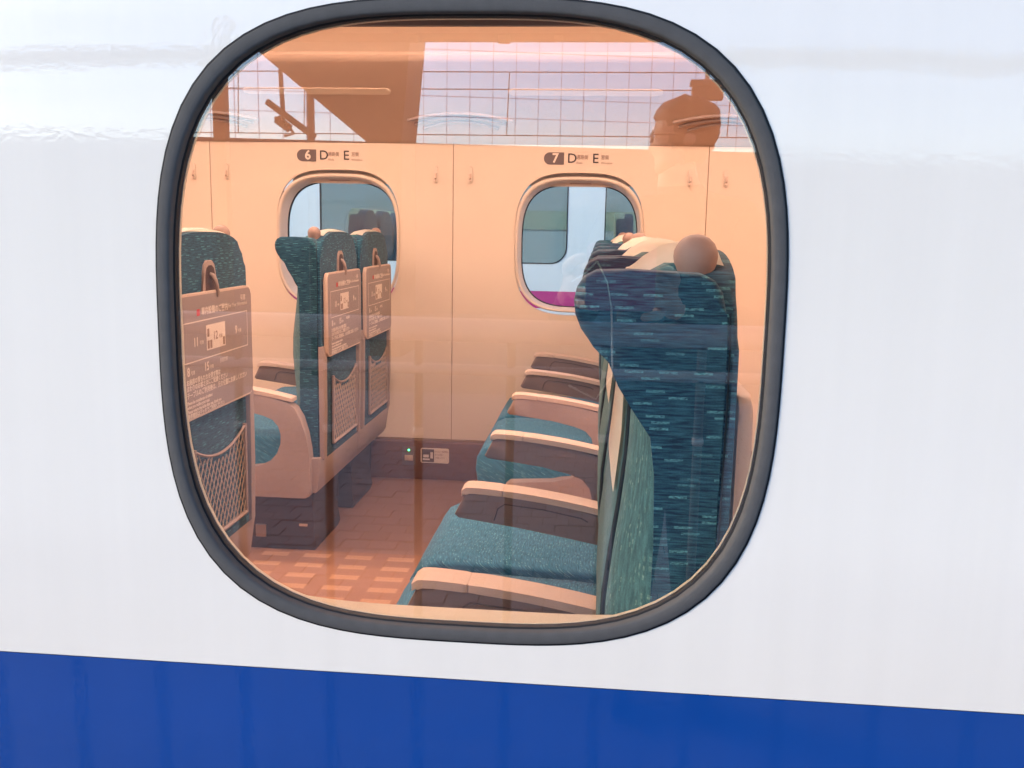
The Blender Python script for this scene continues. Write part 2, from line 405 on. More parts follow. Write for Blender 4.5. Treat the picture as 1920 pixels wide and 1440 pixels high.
# floor with carpet runner in the aisle
def carpet():
    m_, n, l, b = mat('carpet'); b.inputs['Roughness'].default_value = .95; b.inputs['Specular IOR Level'].default_value = .1
    tc = n.new('ShaderNodeTexCoord'); mp = n.new('ShaderNodeMapping'); l.new(tc.outputs['Object'], mp.inputs[0])
    mp.inputs['Location'].default_value = (.03, .02, 0)
    br = n.new('ShaderNodeTexBrick'); br.offset = 0; br.inputs['Scale'].default_value = 1
    br.inputs['Brick Width'].default_value = .140; br.inputs['Row Height'].default_value = .088; br.inputs['Mortar Size'].default_value = .030
    br.inputs['Mortar Smooth'].default_value = .25
    br.inputs['Color1'].default_value = (.46, .27, .175, 1); br.inputs['Color2'].default_value = (.43, .25, .16, 1); br.inputs['Mortar'].default_value = (.31, .168, .115, 1)
    l.new(mp.outputs[0], br.inputs['Vector'])
    nz = n.new('ShaderNodeTexNoise'); nz.inputs['Scale'].default_value = 500; l.new(tc.outputs['Object'], nz.inputs['Vector'])
    mr = n.new('ShaderNodeMapRange'); mr.inputs[3].default_value = .7; mr.inputs[4].default_value = 1.3; l.new(nz.outputs['Fac'], mr.inputs[0])
    mx = n.new('ShaderNodeMix'); mx.data_type = 'RGBA'; mx.blend_type = 'MULTIPLY'; mx.inputs[0].default_value = 1
    l.new(br.outputs['Color'], mx.inputs[6]); l.new(mr.outputs[0], mx.inputs[7]); l.new(mx.outputs[2], b.inputs['Base Color'])
    bp = n.new('ShaderNodeBump'); bp.inputs['Strength'].default_value = .4; bp.inputs['Distance'].default_value = .002
    l.new(nz.outputs['Fac'], bp.inputs['Height']); l.new(bp.outputs[0], b.inputs['Normal']); return m_
M['carpet'] = carpet()
M['floor'] = plain('floor_covering', (.25, .14, .105), .7, .3, noise=.25, nscale=350)
put('floor', box('floor', X0, X1, .0980, 3.36, FL-.12, FL, M['floor']), train)
put('carpet', box('carpet', X0+.02, X1-.02, 1.50, 2.185, FL, FL+.004, M['carpet']), train)

# far wall: lining panels with a seam between each bay
FWZ, FWA, FWB = 1.045, .243, .256
fw_ = empty('far_wall'); fw_.parent = train
def far_bay(c, wx):
    g = empty('window'); g.parent = train
    x0, x1 = c-PITCHX/2+.0016, c+PITCHX/2-.0016
    h = sup(wx, FWZ+.008, .266, .292, k=K); r_ = rect_ring(x0, x1, .2095, 1.455, wx, FWZ+.008, K)
    put('wall_panel', loft_rings('wall_panel', [[(x, W+.010, z) for x, z in h], [(x, W, z) for x, z in h], [(x, W, z) for x, z in r_], [(x, W+.010, z) for x, z in r_]], M['wall'], 30), fw_)
    S = lambda d, y, dz=0: [(x, y, z) for x, z in sup(wx, FWZ+dz, FWA+d, FWB+d, k=K)]
    put('trim', loft_rings('trim', [S(.0225, W+.004, .0065), S(.0215, W-.006, .006), S(.017, W-.010, .005), S(.011, W-.008, .004), S(.008, W+.004, .003), S(.004, W+.030, .001), S(.001, W+.058), S(-.0005, W+.075)], M['wallring'], 60), g)
    put('seal', loft_rings('seal', [S(.0005, W+.070), S(-.004, W+.072), S(-.004, W+.082), S(.004, W+.086)], M['black'], 30), g)
    put('pane', extrude('pane', sup(wx, FWZ, FWA, FWB, k=K), W+.078, W+.083, 'y', M['pane_far']), g)
    zt = FWZ+FWB
    b_ = put('blind', box('blind', wx-.205, wx+.205, W+.040, W+.046, zt-.010, zt+.05, M['wallring']), g)
    put('pull', box('pull', wx-.045, wx+.045, W+.034, W+.0395, zt+.0005, zt+.0095, M['plastic'], .002), g)
    return g
for c, wx in ((-2.08, -2.06), (-1.04, -1.010), (0, .006), (1.04, 1.04)): far_bay(c, wx)
for a, b in ((X0, -2.6025), (1.5625, X1)): put('wall_panel', box('wall_panel', a, b, W, W+.01, .2095, 1.455, M['wall']), fw_)
put('seam', box('seam', X0, -2.603, W+.011, W+.013, .19, 1.46, M['seam']), fw_)
for s in (-1.56, -.52, .52, 1.56, -2.6): put('seam', box('seam', s-.02, s+.02, W+.0045, W+.0065, .19, 1.46, M['seam']), fw_)
hook_m = None
for s in (-1.56, -.52, .52):
    for dx in (-.072, .072):
        bm = bmesh.new()
        n_ = 10; o = [(s+dx+.008*math.cos(math.pi*i/n_), 1.357+.008*math.sin(math.pi*i/n_)) for i in range(n_+1)] + [(s+dx-.008*math.cos(math.pi*i/n_), 1.304-.008*math.sin(math.pi*i/n_)) for i in range(n_+1)]
        hk = put('coat_hook', extrude('coat_hook', o, W-.006, W+.001, 'y', M['wallring'], .002), fw_)
        k2 = tube('peg', [(s+dx, W-.006, 1.335), (s+dx, W-.010, 1.315), (s+dx, W-.014, 1.304), (s+dx, W-.018, 1.306)], .0045, M['cap'], 8)
        o2 = bpy.data.objects.new('peg', k2); col.objects.link(o2); o2.parent = fw_
put('dado', box('dado', X0, X1, W-.035, W+.02, FL, .2005, M['dado'], .006), fw_)
put('dado_rail', box('dado_rail', X0, X1, W-.012, W+.02, .2010, .2075, M['seam']), fw_)
put('outer_wall', box('outer_wall', X0, X1, W+.13, W+.16, FL-.5, .72, M['white']), train)
put('outer_wall', box('outer_wall', X0, X1, W+.13, W+.16, 1.36, 2.3, M['white']), train)
for c, c2 in ((-1.76, -1.30), (-.755, -.25), (.26, .77)):
    put('outer_wall', box('outer_wall', c, c2, W+.131, W+.159, .721, 1.359, M['white']), train)

# luggage rack above the far windows
rk = empty('luggage_rack'); rk.parent = train
def rz(y): return 1.4555 + .60*(W-y)
prof = [(W+.01, 1.4555), (W-.005, 1.457), (W-.03, rz(W-.03)), (2.95, rz(2.95)), (2.80, rz(2.80)), (2.765, 1.705), (2.750, 1.716), (2.745, 1.730), (2.755, 1.742), (2.80, 1.750), (W, 1.760)]
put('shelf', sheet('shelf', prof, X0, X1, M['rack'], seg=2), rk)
tilt = math.atan(.60)
def on_rack(x, t):                        # point on the sloping underside, t metres from the wall
    y = W - t*math.cos(tilt); return (x, y-.0035*math.sin(tilt), rz(y)-.0035*math.cos(tilt))
for c in (-1.01, .02, 1.05, -2.05):      # long recessed strip below each light
    o = []
    for i in range(13): a = -math.pi/2 + math.pi*i/12; o.append((.27+.020*math.cos(a), .018*math.sin(a)))
    for i in range(13): a = math.pi/2 + math.pi*i/12; o.append((-.27+.020*math.cos(a), .018*math.sin(a)))
    me = extrude('strip', o, .0015, .005, 'z', M['ceil'], .001)
    ob = put('strip', me, rk, on_rack(c, .325)); ob.rotation_euler = (-tilt, 0, 0)
for c in (-1.51, -.475, .57):            # curved ribs of the air outlets between the windows
    for k, (t, w) in enumerate(((.15, .15), (.175, .185), (.20, .21))):
        pts = []
        for i in range(17):
            u = -1 + 2*i/16; pts.append(Vector(on_rack(c+u*w, t - .045*u*u)))
        put('rib', tube('rib', pts, .006, M['plastic'], 6), rk)
put('upper_wall', box('upper_wall', X0, X1, W+.0, W+.02, 1.762, 2.05, M['ceil']), train)
put('ceiling', box('ceiling', X0, X1, .0, W+.12, 2.051, 2.07, M['ceil']), train)
put('roof', box('roof', X0, X1, .38, W+.10, 2.28, 2.33, M['white']), train)
put('end_wall', box('end_wall', X0-.02, X0, .02, W+.12, FL, 2.05, M['wall']), train)  # out of view, added to close the shortened carriage so light bounces back
put('end_wall', box('end_wall', X1, X1+.02, .02, W+.12, FL, 2.05, M['wall']), train)
for yy in (1.18, 2.12):                  # ceiling lamps
    f = put('ceiling_lamp', box('ceiling_lamp', X0+.3, X1-.3, yy-.09, yy+.09, 2.035, 2.0505, M['cap']), train)
    put('diffuser', box('diffuser', X0+.32, X1-.32, yy-.075, yy+.075, 2.028, 2.0345, M['lamp']), f)

# ------------------------------------------------------------------ seats
BY = .225
SIDE = [(.072,1.050),(.074,1.060),(.080,1.0695),(.091,1.0755),(.12,1.0765),(.183,1.0745),(.1935,1.0690),(.2010,1.058),(.2045,1.040),(.2058,1.010),(.2060,.955),(.2050,.85),(.2035,.70),(.2025,.55),(.201,.40),(.201,.36),(.150,.36),(.1465,.50),(.1460,.62),(.1490,.74),(.1500,.83),(.1480,.895),(.1430,.930),(.1340,.958),(.1200,.980),(.1040,.9960),(.0900,1.0095),(.0790,1.0240),(.0735,1.0370)]
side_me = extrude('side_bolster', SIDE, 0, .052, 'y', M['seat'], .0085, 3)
# thin welt line around the outer face of the bolster
cx_ = sum(p[0] for p in SIDE)/len(SIDE)
shell = []
for i in range(29):
    a = math.pi*i/28; c, s = math.cos(a), math.sin(a)
    q = (abs(c)**2.9 + abs(s)**2.9)**(-1/2.9); shell.append((.2235*c*q, .985+.108*s*q))
shell = shell + [(-.2235, .9), (-.2235, .36), (.2235, .36), (.2235, .9)]
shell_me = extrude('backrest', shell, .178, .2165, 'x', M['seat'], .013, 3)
PADP = [(.38, .115), (.45, .117), (.50, .1165), (.57, .1125), (.637, .107), (.70, .1025), (.757, .1040), (.807, .1095), (.85, .1155), (.90, .1210), (.96, .1230), (1.02, .1225), (1.05, .125), (1.07, .136), (1.081, .155), (1.083, .185)]
def padx(z):
    for (a, b), (c, d) in zip(PADP, PADP[1:]):
        if a <= z <= c: return b+(d-b)*(z-a)/(c-a)
    return PADP[0][1] if z < PADP[0][0] else PADP[-1][1]
def grid_mesh(name, rows, mat_):
    bm = bmesh.new(); F = [[bm.verts.new(p) for p in r_] for r_ in rows]
    for A, B in zip(F, F[1:]):
        for i in range(len(A)-1): bm.faces.new([A[i], A[i+1], B[i+1], B[i]])
    return mesh(bm, name, mat_, True, 70)
rows = []
for y, dx_ in ((-.158, .07), (-.158, .012), (-.155, .005), (-.148, .0015), (-.12, 0), (-.06, -.0005), (0, 0), (.06, -.0005), (.12, 0), (.148, .0015), (.155, .005), (.158, .012), (.158, .07)):
    rows.append([(min(x+dx_, .19), y, z) for z, x in PADP])
pad_me = grid_mesh('back_pad', rows, M['seatfront'])
rows = []
for u, back in ((0, .07), (0, .010), (.05, .003), (.15, 0), (.4, 0), (.7, .0), (.9, .0003), (.97, .0012), (1, .003), (1, .008)):
    r_ = []
    for i in range(19):
        z = .37 + (.945-.37)*i/18
        x0 = padx(z)+.003; x1 = .1475 - .01*max(0, (.62-z)/.25)
        r_.append((x0 + (x1-x0)*u**1.35 + back, .162 + .0610*u, z))
    rows.append(r_)
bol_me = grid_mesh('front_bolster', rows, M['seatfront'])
bol_mr = grid_mesh('front_bolster', [[(x, -y, z) for x, y, z in r_] for r_ in rows], M['seatfront'])
COV = [(.856, .1120), (.88, .1145), (.92, .1178), (.97, .1185), (1.01, .1180), (1.045, .1185), (1.066, .126), (1.083, .142), (1.0965, .163), (1.1015, .186), (1.098, .207)]
def cover():
    bm = bmesh.new(); rows = []; n = 14
    for i in range(n+1):
        u = -1+2*i/n
        r_ = []
        for k, (z, x) in enumerate(COV):
            hw = .148 + .007*min(1, max(0, (z-.856)/.16))
            drop = .018*abs(u)**3 if k > 6 else 0
            r_.append((x + .002*u**4 - .0010*math.sin(9*u+k) * (k > 3), hw*u, z - drop - (.006*math.sin(3*u) if k == 0 else 0)))
        rows.append(r_)
    F = [[bm.verts.new(p) for p in r_] for r_ in rows]
    for A, B in zip(F, F[1:]):
        for i in range(len(COV)-1): bm.faces.new([A[i], A[i+1], B[i+1], B[i]])
    bmesh.ops.solidify(bm, geom=bm.faces[:], thickness=.002)
    return mesh(bm, 'headrest_cover', M['cover'], True, 60)
cover_me = cover()
grip_me = lathe('grip', [(0, .0405), (.006, .0398), (.012, .037), (.017, .032), (.0200, .0255), (.0206, .020), (.0195, .013), (.0170, .006), (.0155, 0), (.0155, -.02)], M['grip'])
def cushion():
    bm = bmesh.new()
    prof = [(.125, .30), (.128, .40), (.118, .432), (.06, .437), (-.06, .441), (-.17, .444), (-.225, .440), (-.255, .426), (-.272, .400), (-.276, .36), (-.268, .31), (-.245, .27), (-.20, .255), (.125, .255)]
    ys = [(-.222, .020), (-.219, .008), (-.212, .001), (-.17, -.004), (-.06, 0), (.06, 0), (.17, -.004), (.212, .001), (.219, .008), (.222, .020)]
    rows = []
    cxm, czm = -.07, .35
    for y, ins in ys:
        rows.append([bm.verts.new((x + (cxm-x)*abs(ins)*1.6, y, z + (czm-z)*abs(ins)*4 if ins > 0 else z - ins*(1 if z > .42 else 0)*0 - (0 if z < .42 else ins*.8))) for x, z in prof])
    n = len(prof)
    for A, B in zip(rows, rows[1:]):
        for i in range(n): bm.faces.new([A[i], A[(i+1) % n], B[(i+1) % n], B[i]])
    bm.faces.new(rows[0]); bm.faces.new(rows[-1][::-1])
    bmesh.ops.triangulate(bm, faces=[f for f in bm.faces if len(f.verts) > 4])
    return mesh(bm, 'seat_cushion', M['cushion'], True, 50)
cushion_me = cushion()
ARM = [(-.152, .6005), (-.12, .600), (-.08, .597), (-.03, .5915), (.02, .584), (.07, .574), (.135, .558), (.140, .500), (.05, .518), (-.05, .535), (-.166, .549), (-.174, .556)]
arm_me = extrude('armrest', ARM, -.022, .022, 'y', M['plastic_dk'], .005)  # dark plastic puts the shade on the armrest sides into the colour
def capm(x0, x1):
    at = lambda x: .6128 - .0000 - .055*max(0, x+.13) - .33*max(0, x+.13)**2
    xs = [x0+(x1-x0)*i/10 for i in range(11)]
    up_ = [(x, at(max(x, -.150))) for x in xs]
    if x0 < -.15: up_[0] = (-.160, .6065)
    lo = [(x, z-.0125) for x, z in up_[::-1]]
    return extrude('armrest_cap', up_+lo, -.026, .026, 'y', M['cap'], .003, 2)
cap_a, cap_b = capm(-.16, -.079), capm(-.0785, .134)
lid = [(-.075, .585), (.085, .566)]
lid_me = tube('lid_seam', [(-.095, -.0232, .548), (-.088, -.0232, .572), (-.075, -.0232, .5815), (0, -.0232, .574), (.075, -.0232, .560), (.088, -.0232, .553)], .0013, M['under'], 5)
# aisle end panel with a D-shaped hole
def endpanel():
    poly = [(-.174, .556), (-.152, .6000), (-.10, .5990), (-.03, .5925), (.05, .5785), (.118, .562), (.142, .543), (.160, .512), (.175, .462), (.184, .41), (.187, .37), (.1865, .275), (.182, .258), (.170, .251),
            (-.150, .251), (-.168, .256), (-.178, .270), (-.180, .300), (-.176, .322), (-.162, .334), (-.10, .337), (-.03, .341), (.025, .350), (.062, .368), (.086, .395), (.098, .428), (.099, .458), (.091, .486), (.072, .508), (.04, .521), (-.03, .533), (-.10, .5425), (-.166, .549)]
    return extrude('end_panel', poly, -.024, .024, 'y', M['plastic'], .004, 2)
end_me = endpanel(); end_dk = end_me.copy(); end_dk.materials.clear(); end_dk.materials.append(M['plastic_dk'])
# tray table on the rear
def rrect(y0, y1, z0, z1, r_, n=6):
    o = []
    for cy, cz, a0 in ((y1-r_, z1-r_, 0), (y0+r_, z1-r_, 90), (y0+r_, z0+r_, 180), (y1-r_, z0+r_, 270)):
        for i in range(n+1):
            a = R(a0+90*i/n); o.append((cy+r_*math.cos(a), cz+r_*math.sin(a)))
    return o
tray_me = extrude('tray_table', rrect(-.208, .208, .7000, .9650, .022), .2215, .2345, 'x', M['cap'], .004, 2)
face_me = extrude('tray_face', rrect(-.2035, .2035, .7045, .9605, .018), .2330, .2351, 'x', M['tray'], .0008, 1)
arch = [(-.046, .945), (-.036, .975), (-.033, 1.005), (-.027, 1.022), (-.014, 1.031), (.014, 1.031), (.027, 1.022), (.033, 1.005), (.036, .975), (.046, .945)]
latch_me = extrude('latch', arch, .208, .2215, 'x', M['plastic'], .004, 2)
arch2 = [(-.026, .960), (-.025, 1.000), (-.019, 1.014), (-.008, 1.020), (.008, 1.020), (.019, 1.014), (.025, 1.000), (.026, .960)]
latch2_me = extrude('latch_shade', arch2, .2200, .2222, 'x', M['under'])  # flat dark plate, its colour imitating the shade inside a hollow
hook_me = tube('hook', [(.2205, 0, 1.000), (.2265, 0, .998), (.2320, .001, .988), (.2350, .002, .975), (.2370, .003, .962), (.2362, .003, .951)], .0048, M['plastic'], 8, False, [1.2, 1.2, 1.1, 1, .9, .7])
frame_me = extrude('side_frame', [(.207, .372), (.224, .372), (.227, .52), (.2285, .70), (.222, .735), (.207, .735)], -.013, .013, 'y', M['plastic'], .003, 2)
rear_me = extrude('rear_panel', [(.170, .268), (.196, .262), (.203, .275), (.2165, .366), (.212, .378), (.17, .378)], -.244, .244, 'y', M['plastic'], .005, 2)
# magazine net
def net(b_):
    NY0, NY1, NZ0, NZ1 = -.125, .165, .405, .625
    sag = lambda y: NZ1 - .035*(1-((2*(y-NY0)/(NY1-NY0))-1)**2)
    bm = bmesh.new()
    if b_ == 'frame':
        tube_bm(bm, [(.2255, NY0+(NY1-NY0)*i/12, sag(NY0+(NY1-NY0)*i/12)) for i in range(13)], .0035, 6)
        for y in (NY0, NY1): tube_bm(bm, [(.224, y, NZ0), (.226, y, NZ1+.004)], .0055, 6)
        tube_bm(bm, [(.224, NY0, NZ0), (.224, NY1, NZ0)], .0055, 6)
        return mesh(bm, 'pocket_frame', M['plastic'], True, 60)
    st = .022
    k = -10
    for k in range(-12, 28):
        for sgn in (1, -1):
            pts = []
            for i in range(15):
                z = NZ0 + (NZ1-NZ0)*i/14
                y = NY0 + k*st + (sgn*(z-NZ0)*.62) + (.0 if sgn > 0 else .0)
                if NY0 <= y <= NY1 and z <= sag(y): pts.append((.2245+.0007*sgn, y, z))
            if len(pts) > 1: tube_bm(bm, pts, .0014, 4)
    return mesh(bm, 'net', M['netcord'], True, 60)
netf_me, net_me = net('frame'), net('net')
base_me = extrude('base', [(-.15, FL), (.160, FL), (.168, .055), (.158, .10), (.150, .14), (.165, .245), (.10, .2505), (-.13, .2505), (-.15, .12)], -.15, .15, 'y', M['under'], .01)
pedal_me = box('pedal', -.018, .018, -.006, .006, -.022, .022, M['plastic'], .003)
label_me = box('foot_label', -.014, .014, -.002, .002, -.004, .004, M['cap'])
piping = tube('welt', [(.0, 0, 0)], .001, M['piping']) if False else None
wp = [(x, z) for x, z in SIDE]
def inset(poly, d):
    n = len(poly); out = []
    for i in range(n):
        a, b, c = Vector(poly[i-1]), Vector(poly[i]), Vector(poly[(i+1) % n])
        t = (c-a).normalized(); nrm = Vector((-t.y, t.x)); out.append(b - nrm*d)
    return out
ar = sum(SIDE[i][0]*SIDE[(i+1) % len(SIDE)][1]-SIDE[(i+1) % len(SIDE)][0]*SIDE[i][1] for i in range(len(SIDE)))
iw = inset(SIDE, .0095 if ar > 0 else -.0095)
iw2 = [p for p in iw if p.x > .16 and p.y > .38 and p.y < 1.06]
welt_me = tube('welt', [(.2047, -.0002, .38), (.2052, -.0002, .55), (.2062, -.0002, .70), (.2077, -.0002, .85), (.2085, -.0002, .955), (.2083, -.0002, 1.010), (.2068, -.0002, 1.042)], .0010, M['piping'], 5)
groove_me = tube('pad_seam', [(x+.0065, 0, z) for z, x in PADP[:11]], .0048, M['piping'], 6)

ROT_REAR = Matrix(((0, 0, 1), (1, 0, 0), (0, 1, 0))).to_euler()
def tray_print(tr, big):
    X = .2354
    mp = put('map', box('map', X-.0006, X, -.063, .040, .838, .893, M['print']), tr)
    for z in (.8225, .9055):
        put('map_line', box('map_line', X-.0006, X, -.175, .175, z-.0011, z+.0011, M['print']), tr)
    for y in (-.175, .175): put('map_line', box('map_line', X-.0006, X-.0001, y-.0011, y+.0011, .8225, .9055, M['print']), tr)
    T = lambda nm, s, size, mt, y, z, b=0: text(nm, s, size, mt, tr, (X, y, z), ROT_REAR, 'LEFT', b, .0002)
    T('print', '車内設備のご案内', .018, M['print'], -.085, .924, .0003)
    T('print', 'For Your Information', .013, M['print'], .062, .9255)
    put('print_mark', box('print_mark', X-.0006, X, -.108, -.093, .917, .931, M['printred']), tr)
    T('print', '号車', .016, M['print'], .135, .938)
    T('print', '11', .026, M['print'], -.130, .862, .0006); T('print', '号車', .010, M['print'], -.098, .858)
    T('print', '12', .026, M['ink2'], -.028, .866, .0004); T('print', '号車', .010, M['ink2'], .004, .862)
    T('print', '9', .026, M['print'], .098, .866, .0006); T('print', '号車', .010, M['print'], .116, .862)
    T('print', '8', .026, M['print'], -.165, .803, .0006); T('print', '号車', .010, M['print'], -.147, .799)
    T('print', '15', .026, M['print'], -.080, .803, .0006); T('print', '号車', .010, M['print'], -.05, .799)
    T('print', '多目的室', .011, M['print'], .005, .806)
    for i, (y, z) in enumerate(((-.058, .876), (-.058, .850), (-.044, .850), (.026, .850))):
        put('map_mark', box('map_mark', X, X+.0003, y, y+.010, z-.009, z+.009, M['ink2']), tr)
    lines = ['お座席の背もたれを倒す際は', 'まわりのお客さまにご配慮ください', 'テーブルのご利用後は、元の位置にお戻しください', 'Please be considerate of others', 'when you recline your seat', 'Please return the table after use, thank you', '携帯電話はデッキでご利用ください']
    zs = (.781, .768, .753, .738, .729, .7195, .7085); sz = (.0135, .0135, .0145, .010, .010, .010, .012)
    for s, z, q in zip(lines, zs, sz): T('print', s, q, M['print'], -.170, z, .0002)

seats = []
def make_seat(row, letter, dx, yc, label, printed=False):
    s = empty('train_chair', (dx, yc, FL)); tag(s, label, 'seat', 'rows of teal train seats')
    z0 = (0, 0, -FL)
    P = lambda nm, me, y=0, par=None, dx_=0: put(nm, me, par or s, (dx_, y, 0 if par else -FL))
    bk = P('backrest', shell_me)
    P('back_pad', pad_me)
    for sg in (-1, 1):
        w = P('side_bolster', side_me, -BY if sg < 0 else BY-.052)
        fb = P('front_bolster', bol_mr if sg < 0 else bol_me)
        wl_ = put('welt', welt_me, w, (0, 0 if sg < 0 else .0532, 0))
        put('pad_seam', groove_me, fb, (0, .160*sg, 0))
    P('headrest_cover', cover_me)
    P('seat_cushion', cushion_me)
    P('rear_panel', rear_me)
    gy = {'A': -.155, 'C': .165, 'D': -.165, 'E': .165}.get(letter)
    if gy is not None: put('grip', grip_me, s, (.182, gy, 1.068-FL))
    tr = P('tray_table', tray_me); put('tray_face', face_me, tr)
    if printed: tray_print(tr, letter == 'C')
    la = P('latch', latch_me); put('hollow_shade', latch2_me, la); put('hook', hook_me, la)
    for y in (-.2125, .2125): P('side_frame', frame_me, y)
    pk = P('magazine_pocket', netf_me); put('net', net_me, pk)
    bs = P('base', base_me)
    if letter in 'CD':
        sy = -.152 if letter == 'D' else .152
        put('pedal', pedal_me, bs, (-.02, sy, .10)); put('foot_label', label_me, bs, (.125, sy, .125))
    def arm(y, aisle=0):
        a = P('armrest', (end_dk if letter == 'C' else end_me) if aisle else arm_me, y)
        put('armrest_cap', cap_a, a); put('armrest_cap', cap_b, a)
        if not aisle: put('lid_seam', lid_me, a)
    yw = {'A': -.22, 'B': -.243, 'C': -.243, 'D': -.243, 'E': -.243}[letter]
    if letter == 'A': arm(-.205)
    if letter == 'A': arm(.547-yc)
    if letter == 'B': arm(1.037-yc)
    if letter == 'C': arm(1.527-yc, 1)
    if letter == 'D': arm(2.0925-yc, 1); arm(2.5825-yc)
    if letter == 'E': arm(3.0725-yc)
    seats.append(s); return s
YC = dict(A=.308, B=.792, C=1.275, D=2.3375, E=2.8275)
D7, D6 = 0.0, -.986
make_seat(7, 'A', D7, YC['A'], 'dark navy seat back with large grip ball, closest to the big window')
make_seat(7, 'B', D7, YC['B'], 'middle seat of the bench beside the big window, behind the navy seat back')
make_seat(7, 'C', D7, YC['C'], 'aisle seat of the three-seat bench under row 7, beside the carpeted aisle')
make_seat(7, 'D', D7, YC['D'], 'aisle seat of the pair below the row 7 sign, across the aisle')
make_seat(7, 'E', D7, YC['E'], 'window seat of the pair below the row 7 sign, against the far wall')
make_seat(6, 'C', D6, YC['C'], 'seat cut off by the left window edge, large printed tray table on its back', True)
make_seat(6, 'D', D6, YC['D'], 'aisle seat below the row 6 sign, round-holed armrest panel and printed tray', True)
make_seat(6, 'E', D6, YC['E'], 'window seat below the row 6 sign, its tray beside the far wall', True)

# ------------------------------------------------------------------ signs on the far wall
def row_sign(n, x, z, label):
    g = empty('row_sign', (x, W, z)); tag(g, label, 'sign', 'seat row signs')
    h = .0245; o = [(.0825, -h), (.0825, h)] + [(.0245+h*math.cos(R(90+180*i/12)), h*math.sin(R(90+180*i/12))) for i in range(13)]
    put('badge', extrude('badge', o, -.0022, -.0004, 'y', M['badge']), g)
    r90 = (R(90), 0, 0)
    text('number', n, .052, M['print'], g, (.047, -.0026, 0), r90, 'CENTER', .0012, .0003)
    text('letter', 'D', .054, M['ink'], g, (.095, -.001, 0), r90, 'LEFT', .0004, .0003)
    text('letter', 'E', .054, M['ink'], g, (.197, -.001, 0), r90, 'LEFT', .0004, .0003)
    text('caption', '通路側', .0195, M['ink2'], g, (.1325, -.001, .005), r90, 'LEFT', .0002, .0003, .82)
    text('caption', '窓側', .0195, M['ink2'], g, (.2325, -.001, .005), r90, 'LEFT', .0002, .0003, .82)
    text('caption', 'Aisle', .0135, M['ink2'], g, (.1325, -.001, -.0165), r90, 'LEFT', 0, .0003)
    text('caption', 'Window', .0135, M['ink2'], g, (.2325, -.001, -.0165), r90, 'LEFT', 0, .0003)
row_sign('6', -1.182, 1.402, 'seat sign reading 6 D E above the window behind the paired seat backs')
row_sign('7', -.146, 1.401, 'seat sign reading 7 D E, beside the navy seat with the grip ball')
# power outlet and its notice
DY = W-.0352
g = empty('power_outlet', (-.698, DY, .140)); tag(g, 'small brown wall socket with green light, low on the far wall', 'power outlet')
put('plate', box('plate', -.030, .030, -.004, 0, -.042, .040, M['plastic_dk'], .0015), g)
put('cover_flap', box('cover_flap', -.018, .018, -.008, -.0042, -.022, .002, M['cap'], .001), g)
put('indicator', lathe('indicator', [(0, .004), (.003, .003), (.0042, 0)], emit('green_lamp', (.05, 1, .25), 3), 10), g, (0, -.0035, .024), (R(90), 0, 0))
g = empty('outlet_notice', (-.585, DY, .1425)); tag(g, 'small cream notice with a computer symbol beside the wall socket', 'notice')
put('card', extrude('card', rrect(-.062, .062, -.033, .033, .008), -.002, 0, 'y', M['print']), g)
put('symbol_panel', box('symbol_panel', -.056, -.003, -.0026, -.0021, -.028, .028, M['badge']), g)
for nm, a in (('screen_symbol', (-.050, -.026, -.008, .004)), ('keyboard_symbol', (-.052, -.022, -.020, -.013)), ('phone_symbol', (-.019, -.008, -.012, .016))):
    put(nm, box(nm, a[0], a[1], -.0031, -.0027, a[2], a[3], M['print']), g)
for i, s in enumerate(('パソコン・携帯電話', 'などの充電に', 'ご利用ください')): text('caption', s, .0085, M['ink2'], g, (0, -.0024, .018-.014*i), (R(90), 0, 0), 'LEFT', 0, .0002, .75)

# ------------------------------------------------------------------ the train on the next track, seen through the far windows
NB = 5.6
M['nb_white'] = paint('next_train_white', (.74, .80, .82))
M['nb_pink'] = paint('next_train_pink', (.55, .02, .22))
M['nb_in'] = plain('next_train_lining', (.55, .56, .56), .7, .3)
M['nb_seat'] = plain('next_train_seat', (.09, .13, .18), .9, .2, noise=.2, nscale=120)
M['nb_cover'] = plain('next_train_cover', (.48, .50, .38), .9, .2)
M['nb_glass'] = glass('next_train_glass', (.74, .82, .84), .08)
M['nb_lamp'] = emit('next_train_lamp', (.85, .95, 1.0), 5.0)
nb = tag(empty('passing_train', (0, NB, -.6)), 'pale blue-white train with a pink stripe on the next track', 'train'); nb.location = (0, 0, 0)
wins = [(-5.73, -4.03), (-3.78, -2.07), (-1.82, -.125), (.121, 1.82), (2.07, 3.77)]
NZ0, NZ1 = .888, 1.66
